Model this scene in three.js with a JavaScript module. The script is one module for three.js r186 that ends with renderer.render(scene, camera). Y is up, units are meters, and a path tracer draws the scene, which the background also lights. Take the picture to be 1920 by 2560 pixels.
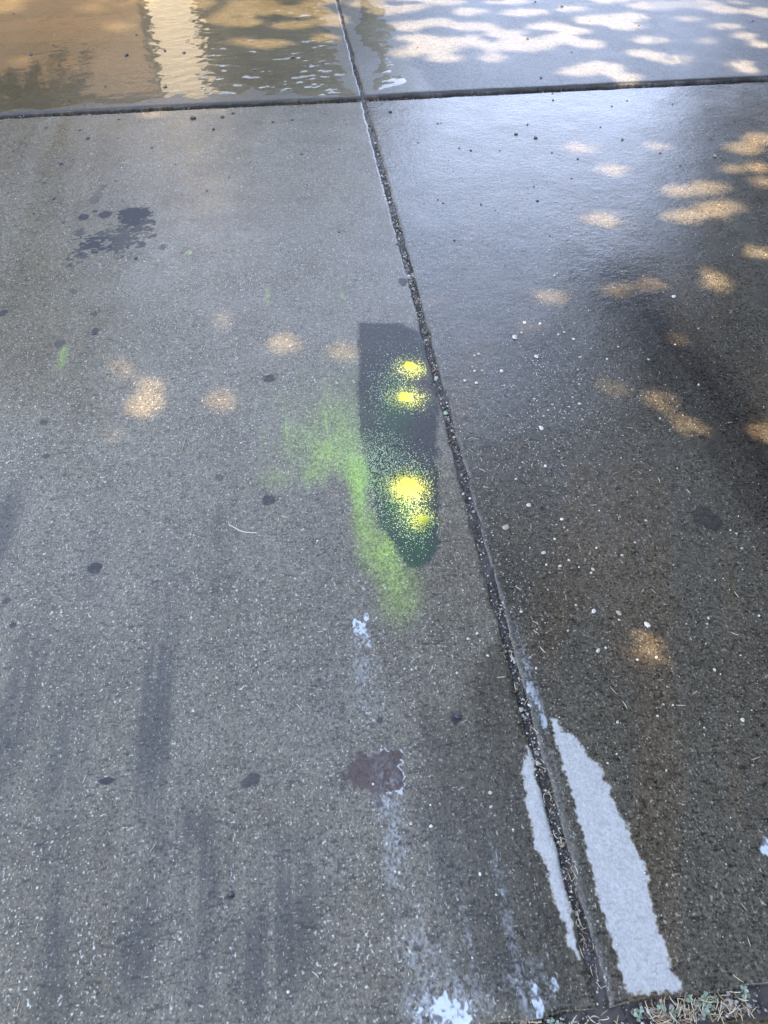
import * as THREE from 'three';
import { mergeGeometries } from 'three/addons/utils/BufferGeometryUtils.js';

// ---------------------------------------------------------------- camera, sky, sun, exposure
const scene = new THREE.Scene();
const PITCH = 48.6 * Math.PI / 180, YAW = -7.0 * Math.PI / 180, CAM_H = 1.5, FOV = 67.3;
const camera = new THREE.PerspectiveCamera(FOV, 768 / 1024, 0.05, 400);
camera.rotation.order = 'YXZ';
camera.rotation.set(-PITCH, YAW, 0);
const FPX = 1280 / Math.tan(FOV / 2 * Math.PI / 180);           // focal length in pixels of the 1920 x 2560 photograph
const K = 1920 / 1659;                                           // measurements were read off a 1659 px wide copy
function rayDir(u, v) {                                          // direction through a pixel of the photograph
  const d = new THREE.Vector3((u * K - 960) / FPX, -(v * K - 1280) / FPX, -1);
  return d.applyEuler(camera.rotation).normalize();
}
let camX = 0;
function G(u, v, y = 0) {                                        // ... and where it meets the ground
  const d = rayDir(u, v), t = (CAM_H - y) / -d.y;
  return [camX + d.x * t, d.z * t];
}
camX = -G(930, 762)[0];                                          // the long joint is the line x = 0
camera.position.set(camX, CAM_H, 0);
const ZC = G(1150, 197)[1];                                      // cross joint
const ZB = G(1500, 2150)[1];                                     // near edge of the two front slabs
const SUN = new THREE.Vector3(0.45, 0.70, 0.55).normalize();

const W_SKY = 512, H_SKY = 256;
function buildSky() {
  const d = new Float32Array(W_SKY * H_SKY * 4);
  for (let j = 0; j < H_SKY; j++) for (let i = 0; i < W_SKY; i++) {
    const el = ((j + 0.5) / H_SKY - 0.5) * Math.PI, s = Math.max(0, Math.sin(el));
    const k = Math.pow(1 - s, 1.7), o = (j * W_SKY + i) * 4;
    const az = ((i + 0.5) / W_SKY - 0.5) * 2 * Math.PI;
    // thin high cloud: smooth, periodic in azimuth
    let c = 0.5 + 0.22 * Math.sin(az * 3 + 4 * el) + 0.18 * Math.sin(az * 5 - 7 * el + 1.3) + 0.12 * Math.sin(az * 9 + 11 * el + 2.1);
    c = Math.min(1, Math.max(0, c)) * 0.22;
    d[o] = 0.20 + 0.70 * k + c * 0.5; d[o + 1] = 0.275 + 0.785 * k + c * 0.44; d[o + 2] = 0.44 + 1.04 * k + c * 0.34; d[o + 3] = 1;
  }
  const t = new THREE.DataTexture(d, W_SKY, H_SKY, THREE.RGBAFormat, THREE.FloatType);
  t.mapping = THREE.EquirectangularReflectionMapping; t.magFilter = t.minFilter = THREE.LinearFilter; t.needsUpdate = true;
  return t;
}
scene.background = buildSky();
scene.environment = scene.background;
const sun = new THREE.DirectionalLight(new THREE.Color().setRGB(1, 0.79, 0.53), 5);
sun.target.position.set(0, 0, -3); sun.position.copy(SUN).multiplyScalar(40).add(sun.target.position); sun.castShadow = true; sun.shadow.radius = 0.85;
sun.shadow.mapSize.set(4096, 4096); Object.assign(sun.shadow.camera, { left: -16, right: 16, top: 16, bottom: -16, near: 1, far: 90 });
scene.add(sun, sun.target);
const renderer = new THREE.WebGLRenderer({ antialias: true });
renderer.toneMapping = THREE.LinearToneMapping;
renderer.toneMappingExposure = 6.6;
renderer.shadowMap.enabled = true;

// ---------------------------------------------------------------- helpers
let seed = 12345;
function rnd() { seed = (seed + 0x6D2B79F5) | 0; let t = Math.imul(seed ^ (seed >>> 15), 1 | seed); t = (t + Math.imul(t ^ (t >>> 7), 61 | t)) ^ t; return ((t ^ (t >>> 14)) >>> 0) / 4294967296; }
const rr = (a, b) => a + (b - a) * rnd();
const gauss = () => (rnd() + rnd() + rnd() + rnd() - 2) * 0.866 * 2;
const TBL = new Float32Array(65536); for (let i = 0; i < 65536; i++) TBL[i] = rnd();
function vn(x, y) {                                              // value noise, 0..1
  const xi = Math.floor(x), yi = Math.floor(y); let fx = x - xi, fy = y - yi;
  fx = fx * fx * (3 - 2 * fx); fy = fy * fy * (3 - 2 * fy);
  const a = xi & 255, b = (xi + 1) & 255, c = (yi & 255) << 8, d = ((yi + 1) & 255) << 8;
  const p = TBL[a | c], q = TBL[b | c], r = TBL[a | d], s = TBL[b | d];
  return p + (q - p) * fx + (r - p + (p - q - r + s) * fx) * fy;
}
const fb2 = (x, y) => (vn(x, y) * 2 + vn(x * 2.03 + 17.3, y * 2.03 + 5.1)) / 3;
const fb3 = (x, y) => (vn(x, y) * 4 + vn(x * 2.03 + 17.3, y * 2.03 + 5.1) * 2 + vn(x * 4.1 + 3.7, y * 4.1 + 41.9)) / 7;
const fb4 = (x, y) => (vn(x, y) * 8 + vn(x * 2.03 + 17.3, y * 2.03 + 5.1) * 4 + vn(x * 4.1 + 3.7, y * 4.1 + 41.9) * 2 + vn(x * 8.3 + 11, y * 8.3 + 7)) / 15;
const ss = (a, b, x) => { const t = Math.min(1, Math.max(0, (x - a) / (b - a))); return t * t * (3 - 2 * t); };
const lerp = (a, b, t) => a + (b - a) * t;
const clamp = (x, a = 0, b = 1) => Math.min(b, Math.max(a, x));
const toS = new Uint8Array(4097); for (let i = 0; i <= 4096; i++) { const l = i / 4096; toS[i] = Math.round(255 * (l <= 0.0031308 ? 12.92 * l : 1.055 * Math.pow(l, 1 / 2.4) - 0.055)); }
const s8 = l => toS[Math.round(clamp(l) * 4096)];
function dataTex(d, w, h, srgb) {
  const t = new THREE.DataTexture(d, w, h); t.magFilter = THREE.LinearFilter; t.minFilter = THREE.LinearFilter;
  if (srgb) t.colorSpace = THREE.SRGBColorSpace; t.wrapS = t.wrapT = THREE.RepeatWrapping; t.needsUpdate = true; return t;
}
const taken = {};
function numbered(n) { const k = taken[n] = (taken[n] ?? -1) + 1; return k ? `${n}_${String(k).padStart(3, '0')}` : n; }
function tag(o, label, category, group, kind) {
  if (label) o.userData.label = label; if (category) o.userData.category = category;
  if (group) o.userData.group = group; if (kind) o.userData.kind = kind; return o;
}
function obj(name, geo, mat, parent = scene) {
  const m = new THREE.Mesh(geo, mat); m.name = parent === scene ? numbered(name) : name; m.castShadow = m.receiveShadow = true; parent.add(m); return m;
}
function grp(name, x = 0, y = 0, z = 0) { const g = new THREE.Group(); g.name = numbered(name); g.position.set(x, y, z); scene.add(g); return g; }
const rgb = (r, g, b) => new THREE.Color().setRGB(r, g, b);
const std = (c, roughness, o = {}) => new THREE.MeshStandardMaterial({ color: rgb(...c), roughness, metalness: 0, ...o });

// signed distance to a polygon on the ground, negative inside
function poly(pts) {
  const n = pts.length; let x0 = 1e9, x1 = -1e9, z0 = 1e9, z1 = -1e9;
  for (const [x, z] of pts) { x0 = Math.min(x0, x); x1 = Math.max(x1, x); z0 = Math.min(z0, z); z1 = Math.max(z1, z); }
  const f = (x, z) => {
    let d = 1e9, ins = false;
    for (let i = 0, j = n - 1; i < n; j = i++) {
      const [ax, az] = pts[i], [bx, bz] = pts[j], ex = bx - ax, ez = bz - az, wx = x - ax, wz = z - az;
      const t = clamp((wx * ex + wz * ez) / (ex * ex + ez * ez)), dx = wx - ex * t, dz = wz - ez * t;
      d = Math.min(d, dx * dx + dz * dz);
      if ((az > z) !== (bz > z) && x < (bx - ax) * (z - az) / (bz - az) + ax) ins = !ins;
    }
    d = Math.sqrt(d); return ins ? -d : d;
  };
  f.box = [x0, x1, z0, z1]; return f;
}
const crop = (x0, y0, s) => (x, y) => G((x0 + x / s) / K, (y0 + y / s) / K);
const C8 = (x, y) => G(829.5 + 0.5 * x, 1659 + 0.5 * y), C6 = (x, y) => G(829.5 + 0.5 * x, 1106 + 0.5 * y);
const CD = crop(640, 760, 2.765), CO = crop(140, 430, 5.53), CW = crop(800, 1480, 3.88);

// ---------------------------------------------------------------- marks on the concrete, placed from the photograph
const dryRight = poly([[1187, 1551], [1202, 1553], [1214, 1581], [1229, 1586], [1249, 1598], [1264, 1626], [1284, 1646], [1302, 1659], [1304, 1684], [1324, 1704], [1317, 1716], [1329, 1739],
  [1357, 1781], [1367, 1814], [1384, 1849], [1399, 1889], [1404, 1929], [1422, 1999], [1437, 2049], [1449, 2094], [1472, 2126], [1479, 2146], [1354, 2146], [1334, 2079], [1309, 1999], [1284, 1909], [1264, 1824], [1244, 1754], [1217, 1659], [1209, 1631], [1197, 1586]].map(p => G(...p)));
const dryLeft = poly([[1139, 1608], [1129, 1659], [1134, 1734], [1147, 1794], [1154, 1829], [1179, 1869], [1189, 1914], [1199, 1954], [1219, 1999], [1229, 2044], [1252, 2068], [1244, 2034], [1237, 1984], [1227, 1924], [1219, 1874], [1202, 1824], [1192, 1769], [1179, 1729], [1162, 1689], [1157, 1659], [1149, 1626]].map(p => G(...p)));
const darkPatch = poly([[708, 135], [880, 128], [1000, 130], [1130, 190], [1190, 300], [1230, 480], [1255, 640], [1275, 760], [1250, 830], [1250, 1100], [1265, 1250], [1265, 1500], [1265, 1690], [1200, 1780], [1110, 1815], [1020, 1790], [970, 1700], [920, 1600], [850, 1510], [830, 1400], [800, 1280], [760, 1100], [735, 1000], [712, 850], [706, 500]].map(p => CD(...p)));
// each blot: centre, half sizes along x and z, turn, strength, roughness of outline
function blot(c, e1, e2, k = 1, rag = 0.35, turn = 0) {           // e1, e2: points right of / above the centre
  return { x: c[0], z: c[1], a: Math.hypot(e1[0] - c[0], e1[1] - c[1]), b: Math.hypot(e2[0] - c[0], e2[1] - c[1]), k, rag, cs: Math.cos(turn), sn: Math.sin(turn) };
}
const el = (f, x, y, rx, ry, k, rag, turn) => blot(f(x, y), f(x + rx, y), f(x, y - ry), k, rag, turn);
const oil = [el(CO, 1070, 600, 235, 120, 1, 0.5), el(CO, 1150, 720, 150, 110, 0.8, 0.9), el(CO, 520, 1010, 210, 95, 1, 0.9, 0.15), el(CO, 950, 930, 300, 150, 0.72, 1.1), el(CO, 320, 1150, 130, 130, 0.75, 1.0), el(CO, 700, 860, 140, 60, 0.6, 1),
  el(CO, 380, 630, 80, 45, 1, 0.15), el(CO, 680, 590, 92, 48, 0.95, 0.2), el(CO, 540, 548, 45, 18, 0.8, 0.3), el(CO, 1105, 1205, 30, 24, 1.2, 0.2), el(CO, 1475, 1040, 60, 45, 0.55, 0.4), el(CO, 340, 830, 60, 40, 0.7, 0.9), el(CO, 100, 705, 32, 18, 0.8, 0.3)];
const faintOil = [el(CO, 535, 385, 70, 60, 0.5, 0.4), el(CO, 590, 310, 60, 60, 0.45, 0.6), el(CO, 650, 220, 50, 55, 0.5, 0.7)];
const spots = [[205, 715, 11, 8, .9], [580, 817, 15, 9, .8], [580, 1080, 15, 11, .8], [205, 1227, 14, 12, .95], [545, 1685, 22, 17, .75], [228, 1688, 15, 8, 1.0], [820, 1740, 11, 12, .7], [985, 1553, 12, 12, .9], [15, 1298, 10, 7, .8], [30, 1350, 8, 6, .9], [498, 1932, 9, 10, 1], [870, 608, 13, 8, .75], [912, 523, 12, 7, .6],
  [2, 678, 14, 8, 1], [160, 630, 9, 6, .6], [350, 535, 9, 6, .5], [95, 912, 10, 6, .7], [100, 985, 9, 5, .7], [130, 742, 12, 9, .6], [205, 678, 9, 5, .6], [770, 605, 6, 3, .5], [745, 430, 12, 6, .25], [560, 265, 10, 5, .35], [475, 1030, 8, 7, .6], [820, 1555, 6, 6, .7], [430, 1790, 30, 40, .35], [1045, 966, 15, 5, .7], [1525, 1120, 28, 30, .8], [1440, 560, 6, 3, .4], [650, 430, 12, 6, .2],
  [905, 2050, 9, 7, .6], [445, 2010, 9, 9, .5], [850, 1980, 7, 7, .6], [660, 1440, 9, 8, .4], [480, 1095, 6, 5, .4], [395, 545, 7, 4, .4], [690, 1610, 5, 5, .5], [560, 1650, 5, 5, .5]].map(([x, y, a, b, k]) => el(G, x, y, a, b, k, 0.5));
const rust = el(G, 812, 1668, 60, 44, 1, 0.55);
const tyre = [[352, 1340, 55, 260, .5], [330, 1580, 55, 240, .6], [150, 1600, 70, 330, .35], [40, 1480, 70, 420, .4], [10, 1150, 60, 160, .45], [400, 1850, 130, 190, .35], [470, 1180, 60, 160, .35], [700, 1180, 50, 160, .25], [445, 2010, 80, 260, .45], [300, 2050, 60, 200, .4], [120, 2060, 60, 260, .3], [620, 1950, 120, 260, .3], [215, 1200, 60, 220, .4], [560, 2100, 90, 200, .3]].map(([x, y, a, b, k]) => ({ ...el(G, x, y, a, b, k, 0.2), soft: 1 }));
// white residue of dried soap
const soap = [el(CW, 445, 240, 30, 45, .95, .7), el(CW, 350, 330, 26, 95, .9, .8), el(CW, 410, 370, 62, 75, .8, 1.1), el(CW, 480, 490, 18, 50, .6, 1),
  el(G, 960, 2182, 52, 22, 1, 1.5), el(G, 1002, 2200, 26, 14, 1, 1.2), el(G, 1160, 2165, 9, 30, .85, 1.3), el(G, 1196, 2132, 8, 14, .7, 1.3), el(G, 1655, 1832, 12, 18, 1, 1.2), el(G, 1130, 1524, 6, 12, 1, .6), el(G, 1148, 1490, 8, 22, .5, 1), el(G, 1165, 1530, 7, 40, .55, 1)];
const milk = [el(CW, 385, 490, 90, 110, .5, 1), el(CW, 410, 700, 110, 170, .30, 1), el(CW, 430, 950, 130, 220, .15, 1), el(G, 1010, 2020, 8, 100, .25, 1), el(G, 850, 1790, 26, 130, .42, 1), el(G, 842, 1700, 20, 60, .35, 1), el(G, 1090, 1960, 10, 130, .25, 1), el(G, 900, 2060, 60, 120, .22, 1), el(G, 1125, 2110, 50, 30, .3, 1), el(G, 960, 2165, 80, 45, .5, 1), el(G, 1150, 2140, 40, 50, .4, 1), el(G, 1150, 1480, 10, 130, .35, .6)];
const dampTreeReflection = poly([[905, 1790], [930, 1640], [985, 1500], [1085, 1420], [1130, 1560], [1190, 1800], [1262, 2030], [1330, 2200], [1180, 2200], [1090, 2150], [1000, 2080], [940, 1930]].map(p => G(...p)));  // damp by the joint, with the dark reflection of the tree painted in
// green dye that soaked into the surface
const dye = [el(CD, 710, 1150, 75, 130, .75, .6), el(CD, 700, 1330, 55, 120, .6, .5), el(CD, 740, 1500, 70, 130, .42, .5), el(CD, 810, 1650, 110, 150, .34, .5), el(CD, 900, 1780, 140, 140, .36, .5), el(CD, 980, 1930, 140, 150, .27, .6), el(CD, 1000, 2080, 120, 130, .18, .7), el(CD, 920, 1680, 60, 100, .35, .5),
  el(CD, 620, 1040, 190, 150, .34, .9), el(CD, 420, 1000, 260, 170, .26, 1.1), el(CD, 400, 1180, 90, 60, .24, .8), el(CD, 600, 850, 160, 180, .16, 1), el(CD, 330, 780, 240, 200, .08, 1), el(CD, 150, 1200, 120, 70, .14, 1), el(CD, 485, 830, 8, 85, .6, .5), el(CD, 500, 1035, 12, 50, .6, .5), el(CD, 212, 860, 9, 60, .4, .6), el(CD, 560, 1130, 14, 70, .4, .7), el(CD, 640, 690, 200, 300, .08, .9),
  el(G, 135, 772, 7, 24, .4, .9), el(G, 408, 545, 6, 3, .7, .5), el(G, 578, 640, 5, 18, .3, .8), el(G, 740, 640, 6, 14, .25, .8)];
const dyeDark = [el(CD, 1080, 1680, 190, 150, .85, .4), el(CD, 1000, 1480, 200, 150, .75, .5), el(CD, 960, 780, 130, 120, .65, .5), el(CD, 930, 960, 130, 130, .35, .6), el(CD, 1000, 560, 100, 120, .35, .6)];
function inBlot(b, x, z, n) {                                    // 0..1
  const dx = x - b.x, dz = z - b.z; if (Math.abs(dx) > (b.a + b.b) * 2.2 || Math.abs(dz) > (b.a + b.b) * 2.2) return 0;
  const u = (dx * b.cs + dz * b.sn) / b.a, v = (-dx * b.sn + dz * b.cs) / b.b, d = Math.sqrt(u * u + v * v);
  if (b.soft) return d > 1 ? 0 : b.k * (1 - ss(0, 1, d));
  return b.k * (1 - ss(0.86, 1.06, d + (n - 0.5) * 2 * b.rag));
}
function softBlot(b, x, z, n) {
  const dx = x - b.x, dz = z - b.z; if (Math.abs(dx) > (b.a + b.b) * 2.5 || Math.abs(dz) > (b.a + b.b) * 2.5) return 0;
  const u = (dx * b.cs + dz * b.sn) / b.a, v = (-dx * b.sn + dz * b.cs) / b.b, d = Math.sqrt(u * u + v * v) + (n - 0.5) * b.rag;
  return d > 1.7 ? 0 : b.k * (1 - ss(0.1, 1.7, d));
}
function streakField(x, z) { return fb3(x * 14, z * 0.9 + 3); }

// which = 'A' front left, 'B' front right, 'C' back left, 'D' back right, 'N' plain neighbours. Fills out = [r,g,b,roughness]
const out = [0, 0, 0, 0];
let L = {};                                                      // the marks that can reach the block of texels being filled
function reach(x, z, half) {
  const near = list => list.filter(b => { const r = (b.a + b.b) * 1.7 + half; return Math.abs(x - b.x) < r && Math.abs(z - b.z) < r; });
  const box = f => x > f.box[0] - half - .06 && x < f.box[1] + half + .06 && z > f.box[2] - half - .06 && z < f.box[3] + half + .06;
  L = { tyre: near(tyre), oil: near(oil), faintOil: near(faintOil), spots: near(spots), dye: near(dye), dyeDark: near(dyeDark), soap: near(soap), milk: near(milk), rust: near([rust]).length > 0, dryLeft: box(dryLeft), dryRight: box(dryRight), dark: box(darkPatch), damp: box(dampTreeReflection) };
}
function surface(which, x, z) {
  const nb = fb3(x * 1.3 + 9, z * 1.3 + 4), nm = fb3(x * 9 + 31, z * 9 + 77), nf = fb2(x * 60 + 5, z * 60 + 3);
  const g1 = vn(x * 300 + 3, z * 240 + 9), g2 = vn(x * 640 + 21, z * 520 + 2), g3 = vn(x * 110, z * 330 + 60), g4 = vn(x * 170 + 80, z * 150 + 33);
  // grain of sand in the cement: pale and dark grains, short cross strokes left by the broom
  const g5 = TBL[(Math.floor(x * 800) & 255) | ((Math.floor(z * 560) & 255) << 8)];
  let gr = 1 + (g1 - 0.5) * 0.75 + (g2 - 0.5) * 0.9 + (g4 - 0.5) * 0.28 + (g5 - .5) * .7 + (nf - 0.5) * 0.25;
  gr *= 1 - 0.55 * ss(0.70, 0.88, g3);
  const speck = ss(0.80, 0.95, vn(x * 400 + 70, z * 330 + 40)) * (0.3 + 0.7 * g2) * (.6 + 1.1 * nm);
  let wet = 1, r, g, b, rough, tint = 0, spk = 0.42;
  if (which === 'A') { wet = 0.855 + 0.12 * (nb - 0.5) + 0.08 * (nm - 0.5); rough = 0.27 + 0.12 * (nm - 0.5) * 2 - .1 * (nb - .5); tint = 1.35 + .6 * (fb3(x * .9 + 70, z * .9 + 20) - .5); }
  else if (which === 'B') { wet = 0.97; rough = 0.22 + 0.08 * (nm - 0.5) * 2; tint = 1.0; spk = 0.26; }
  else if (which === 'C') { wet = 0.97; rough = 0.35; tint = 1.35; spk = .08; }
  else if (which === 'D') { wet = 0.86 + 0.20 * (nb - 0.5); rough = 0.45; tint = 0.1; spk = .1; }
  else if (which === 'F') { wet = .93; rough = .3; tint = 1.8; spk = .2; }
  else { wet = 0.8; rough = 0.5; tint = 0.3; }
  let stain = (fb3(x * 3.1 + 50, z * 1.6 + 8) - 0.5) * 0.8 + (nm - 0.5) * 0.35;
  if (which === 'A') stain += (streakField(x, z) - 0.5) * 0.9 + (fb3(x * 5 + 13, z * 1.1 + 60) - .5) * .6;
  if (which === 'B') stain += (fb3((x + 0.35 * z) * 9, (z - 0.35 * x) * 0.9) - 0.5) * 0.4;
  // dry ground stands light against the wet
  let dry = 0;
  if (which === 'A' && L.dryLeft || which === 'B' && L.dryRight) {
    const d = (which === 'A' ? dryLeft : dryRight)(x, z) + (fb2(x * 90, z * 90) - 0.5) * 0.012 + (vn(x * 260, z * 260) - 0.5) * 0.006;
    dry = 1 - ss(-0.004, 0.002, d);
  }
  if (which === 'A' && L.damp) { const k = 1 - ss(-.03, .05, dampTreeReflection(x, z) + (fb3(x * 14, z * 7) - .5) * .16); wet = lerp(wet, 1.02, k); tint = lerp(tint, 1.1, k); spk = lerp(spk, .25, k); }  // mirrored tree put into the colour as extra wetness and brown tint
  if (which === 'D') {                                          // a run of water over the dry slab
    const [wx, wz] = W_D; const t = (x - wx) + (z - wz) * 0.25;
    const n = vn(x * 26, z * 14) - 0.5;
    wet = lerp(wet, 1.02, 1 - ss(0.16, 0.22, Math.abs(t) + n * 0.22));
    const k = 1 - ss(.24, .34, x + .25 * (nm - .5) + .1 * (nf - .5)); wet = lerp(wet, .97, k); rough = lerp(rough, .3, k); tint = lerp(tint, 1, k);
  }
  wet = clamp(wet + stain * 0.25, 0, 1.05) * (1 - dry);
  const al = lerp(0.34, 0.052, wet), w = 1 + stain * 0.55 * (1 - dry);
  r = al * w * lerp(1.02, 1.16, tint * wet); g = al * w; b = al * w * lerp(0.955, 0.70, tint * wet);
  if (dry) { gr = 1 + (gr - 1) * (1 - 0.72 * dry); b *= 1 - 0.02 * dry; }
  rough = lerp(0.85, rough, wet);
  const sp = speck * (1 - dry * 0.8) * spk; gr = Math.max(.12, gr);
  r = r * gr + sp; g = g * gr + sp * 0.97; b = b * gr + sp * 0.88;
  if ((which === 'C' || which === 'D') && z > ZC - GAP_C - .022) {   // grime on the lip above the cross joint, its shade painted in too
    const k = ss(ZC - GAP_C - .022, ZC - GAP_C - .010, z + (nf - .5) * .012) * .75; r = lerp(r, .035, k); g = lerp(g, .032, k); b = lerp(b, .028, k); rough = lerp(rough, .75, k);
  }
  if (which === 'A') {
    if (L.tyre.length) {
      let k = 0; const sf = 1.9 * ss(.3, .75, fb3(x * 70, z * 2.2 + 3) * .6 + nf * .25 + nm * .25) * (.6 + .8 * g1) * (.35 + 1.1 * ss(.3, .7, fb3(x * 7 + 2, z * 2.6 + 9)));
      for (const q of L.tyre) k += inBlot(q, x, z, nm) * sf;
      k = clamp(k * 1.3, 0, .85); r *= 1 - k * 0.6; g *= 1 - k * 0.58; b *= 1 - k * 0.52;
    }
    if (L.oil.length || L.faintOil.length || L.spots.length) {
      let o = 0; const on = fb3(x * 38, z * 38), of = on + (vn(x * 130, z * 150) - .5) * .5, og = on + (vn(x * 70, z * 120) - .5) * .8;
      for (const q of L.oil) o = Math.max(o, inBlot(q, x, z, q.rag > .6 ? og : of));
      for (const q of L.faintOil) o = Math.max(o, inBlot(q, x, z, of));
      for (const q of L.spots) o = Math.max(o, inBlot(q, x, z, of));
      o = clamp(o * (.85 + .4 * g4)); rough = lerp(rough, .62, o);
      if (o > 0) { r = lerp(r, 0.014, o * 0.96); g = lerp(g, 0.014, o * 0.96); b = lerp(b, 0.016, o * 0.96); }
    }
    let dk = 0;
    if (L.dark) {
      dk = 1 - ss(-0.007, 0.007, darkPatch(x, z) + (fb2(x * 40, z * 40) - 0.5) * 0.016 + (g1 - .5) * .008);
      r *= 1 - dk * 0.76; g *= 1 - dk * 0.74; b *= 1 - dk * 0.66; rough = lerp(rough, 0.48, dk);
    }
    if (L.dye.length || L.dyeDark.length) {
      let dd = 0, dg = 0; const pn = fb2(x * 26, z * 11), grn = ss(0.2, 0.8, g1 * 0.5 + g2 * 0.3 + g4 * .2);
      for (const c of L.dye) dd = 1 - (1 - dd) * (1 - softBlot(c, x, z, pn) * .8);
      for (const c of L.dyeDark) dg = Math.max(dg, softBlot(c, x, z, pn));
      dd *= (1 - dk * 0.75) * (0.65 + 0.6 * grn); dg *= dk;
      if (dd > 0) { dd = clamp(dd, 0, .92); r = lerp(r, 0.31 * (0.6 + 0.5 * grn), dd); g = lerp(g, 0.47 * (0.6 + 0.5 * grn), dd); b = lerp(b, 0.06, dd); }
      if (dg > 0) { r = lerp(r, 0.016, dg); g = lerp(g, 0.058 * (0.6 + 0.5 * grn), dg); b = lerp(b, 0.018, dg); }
    }
    if (L.rust) {
      const ru = inBlot(rust, x, z, fb3(x * 30 + 4, z * 30) + (vn(x * 130, z * 130) - .5) * .3);
      if (ru > 0) { const c = .5 + .5 * gr; r = lerp(r, 0.056 * c, ru * .92); g = lerp(g, 0.036 * c, ru * .92); b = lerp(b, 0.030 * c, ru * .92); rough = lerp(rough, 0.5, ru); }
      if (ru > 0.05 && ru < 0.7 && x > rust.x + 0.012 && g4 > .35) { r = lerp(r, 0.45, .7); g = lerp(g, 0.46, .7); b = lerp(b, 0.46, .7); }
    }
  }
  if (which === 'B') {
    if (L.spots.length) { let o = 0; const on = fb3(x * 38, z * 38); for (const q of L.spots) o = Math.max(o, inBlot(q, x, z, on)); r = lerp(r, 0.022, o * .7); g = lerp(g, 0.021, o * .7); b = lerp(b, 0.022, o * .7); }
    { const ux = (x - BA[0]) * BD[0] + (z - BA[1]) * BD[1], uz = (x - BA[0]) * BD[1] - (z - BA[1]) * BD[0]; const t = ux / BL2; if (t > -.3 && t < 1.5) { const k = ss(-.3, .15, t) * (1 - ss(1.1, 1.5, t)) * (1 - ss(.03, .20, Math.abs(uz + .05 * (nm - .5)))) * (.35 + .8 * fb3(uz * 30, ux * 3 + 4)); r *= 1 - .6 * k; g *= 1 - .6 * k; b *= 1 - .56 * k; } }
    const br = ss(0.52, 0.72, fb3((x + 0.4 * z) * 11 + 3, (z - 0.4 * x) * 1.6)) * 0.3 * (1 - dry);   // rusty runs
    r *= 1 + br * 0.3; b *= 1 - br * 0.25;
  }
  if ((which === 'A' || which === 'B') && (L.soap.length || L.milk.length)) {
    let sw = 0; const sn = fb3(x * 55 + 8, z * 34 + 1) * .7 + vn(x * 190, z * 120) * .3, hole = ss(.3, .58, vn(x * 120 + 5, z * 90) * .6 + g1 * .4);
    for (const q of L.soap) sw = Math.max(sw, inBlot(q, x, z, sn) * (.15 + .85 * hole));
    for (const q of L.milk) sw = Math.max(sw, softBlot(q, x, z, fb2(x * 20, z * 9)) * ss(.35, .75, sn * .55 + g1 * .3 + g4 * .15) * 0.95);
    if (sw > 0) { sw = clamp(sw * (0.8 + 0.3 * g1), 0, .95); r = lerp(r, 0.46, sw); g = lerp(g, 0.50, sw); b = lerp(b, 0.53, sw); rough = lerp(rough, 0.6, sw); }
  }
  out[0] = r; out[1] = g; out[2] = b; out[3] = rough;
}
const W_D = G(1510, 110), BA = G(1340, 600), BE = G(1640, 1010), BL2 = Math.hypot(BE[0] - BA[0], BE[1] - BA[1]), BD = [(BE[0] - BA[0]) / BL2, (BE[1] - BA[1]) / BL2];

// fine relief of the broomed, weathered surface (tiles every 0.64 m)
function reliefTile(n, cells, amp) {
  const d = new Uint8Array(n * n * 4), h = new Float32Array(n * n);
  const per = (m, s) => { const t = new Float32Array(m * m); let q = s; for (let i = 0; i < m * m; i++) { q = (Math.imul(q, 1664525) + 1013904223) >>> 0; t[i] = q / 4294967296; } return t; };
  for (const [cx, cy, a, s] of cells) {
    const m = Math.max(cx, cy), t = per(m, s);
    for (let j = 0; j < n; j++) for (let i = 0; i < n; i++) {
      const x = i / n * cx, y = j / n * cy, xi = Math.floor(x), yi = Math.floor(y); let fx = x - xi, fy = y - yi; fx = fx * fx * (3 - 2 * fx); fy = fy * fy * (3 - 2 * fy);
      const A = t[(yi % cy) * m + xi % cx], B = t[(yi % cy) * m + (xi + 1) % cx], C = t[((yi + 1) % cy) * m + xi % cx], D = t[((yi + 1) % cy) * m + (xi + 1) % cx];
      h[j * n + i] += a * (A + (B - A) * fx + (C - A) * fy + (A - B - C + D) * fx * fy - 0.5);
    }
  }
  for (let i = 0; i < n * n; i++) { const v = clamp(0.5 + h[i] * amp) * 255; d[i * 4] = d[i * 4 + 1] = d[i * 4 + 2] = v; d[i * 4 + 3] = 255; }
  return dataTex(d, n, n, false);
}
const TILE = 0.64;
const relief = reliefTile(1024, [[16, 16, .25, 5], [60, 110, .45, 11], [128, 256, .5, 23], [320, 400, .5, 37]], 0.62);
const peel = reliefTile(1024, [[10, 10, .3, 3], [36, 44, .8, 91], [90, 110, .6, 55], [300, 330, .25, 7]], 0.62);

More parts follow.
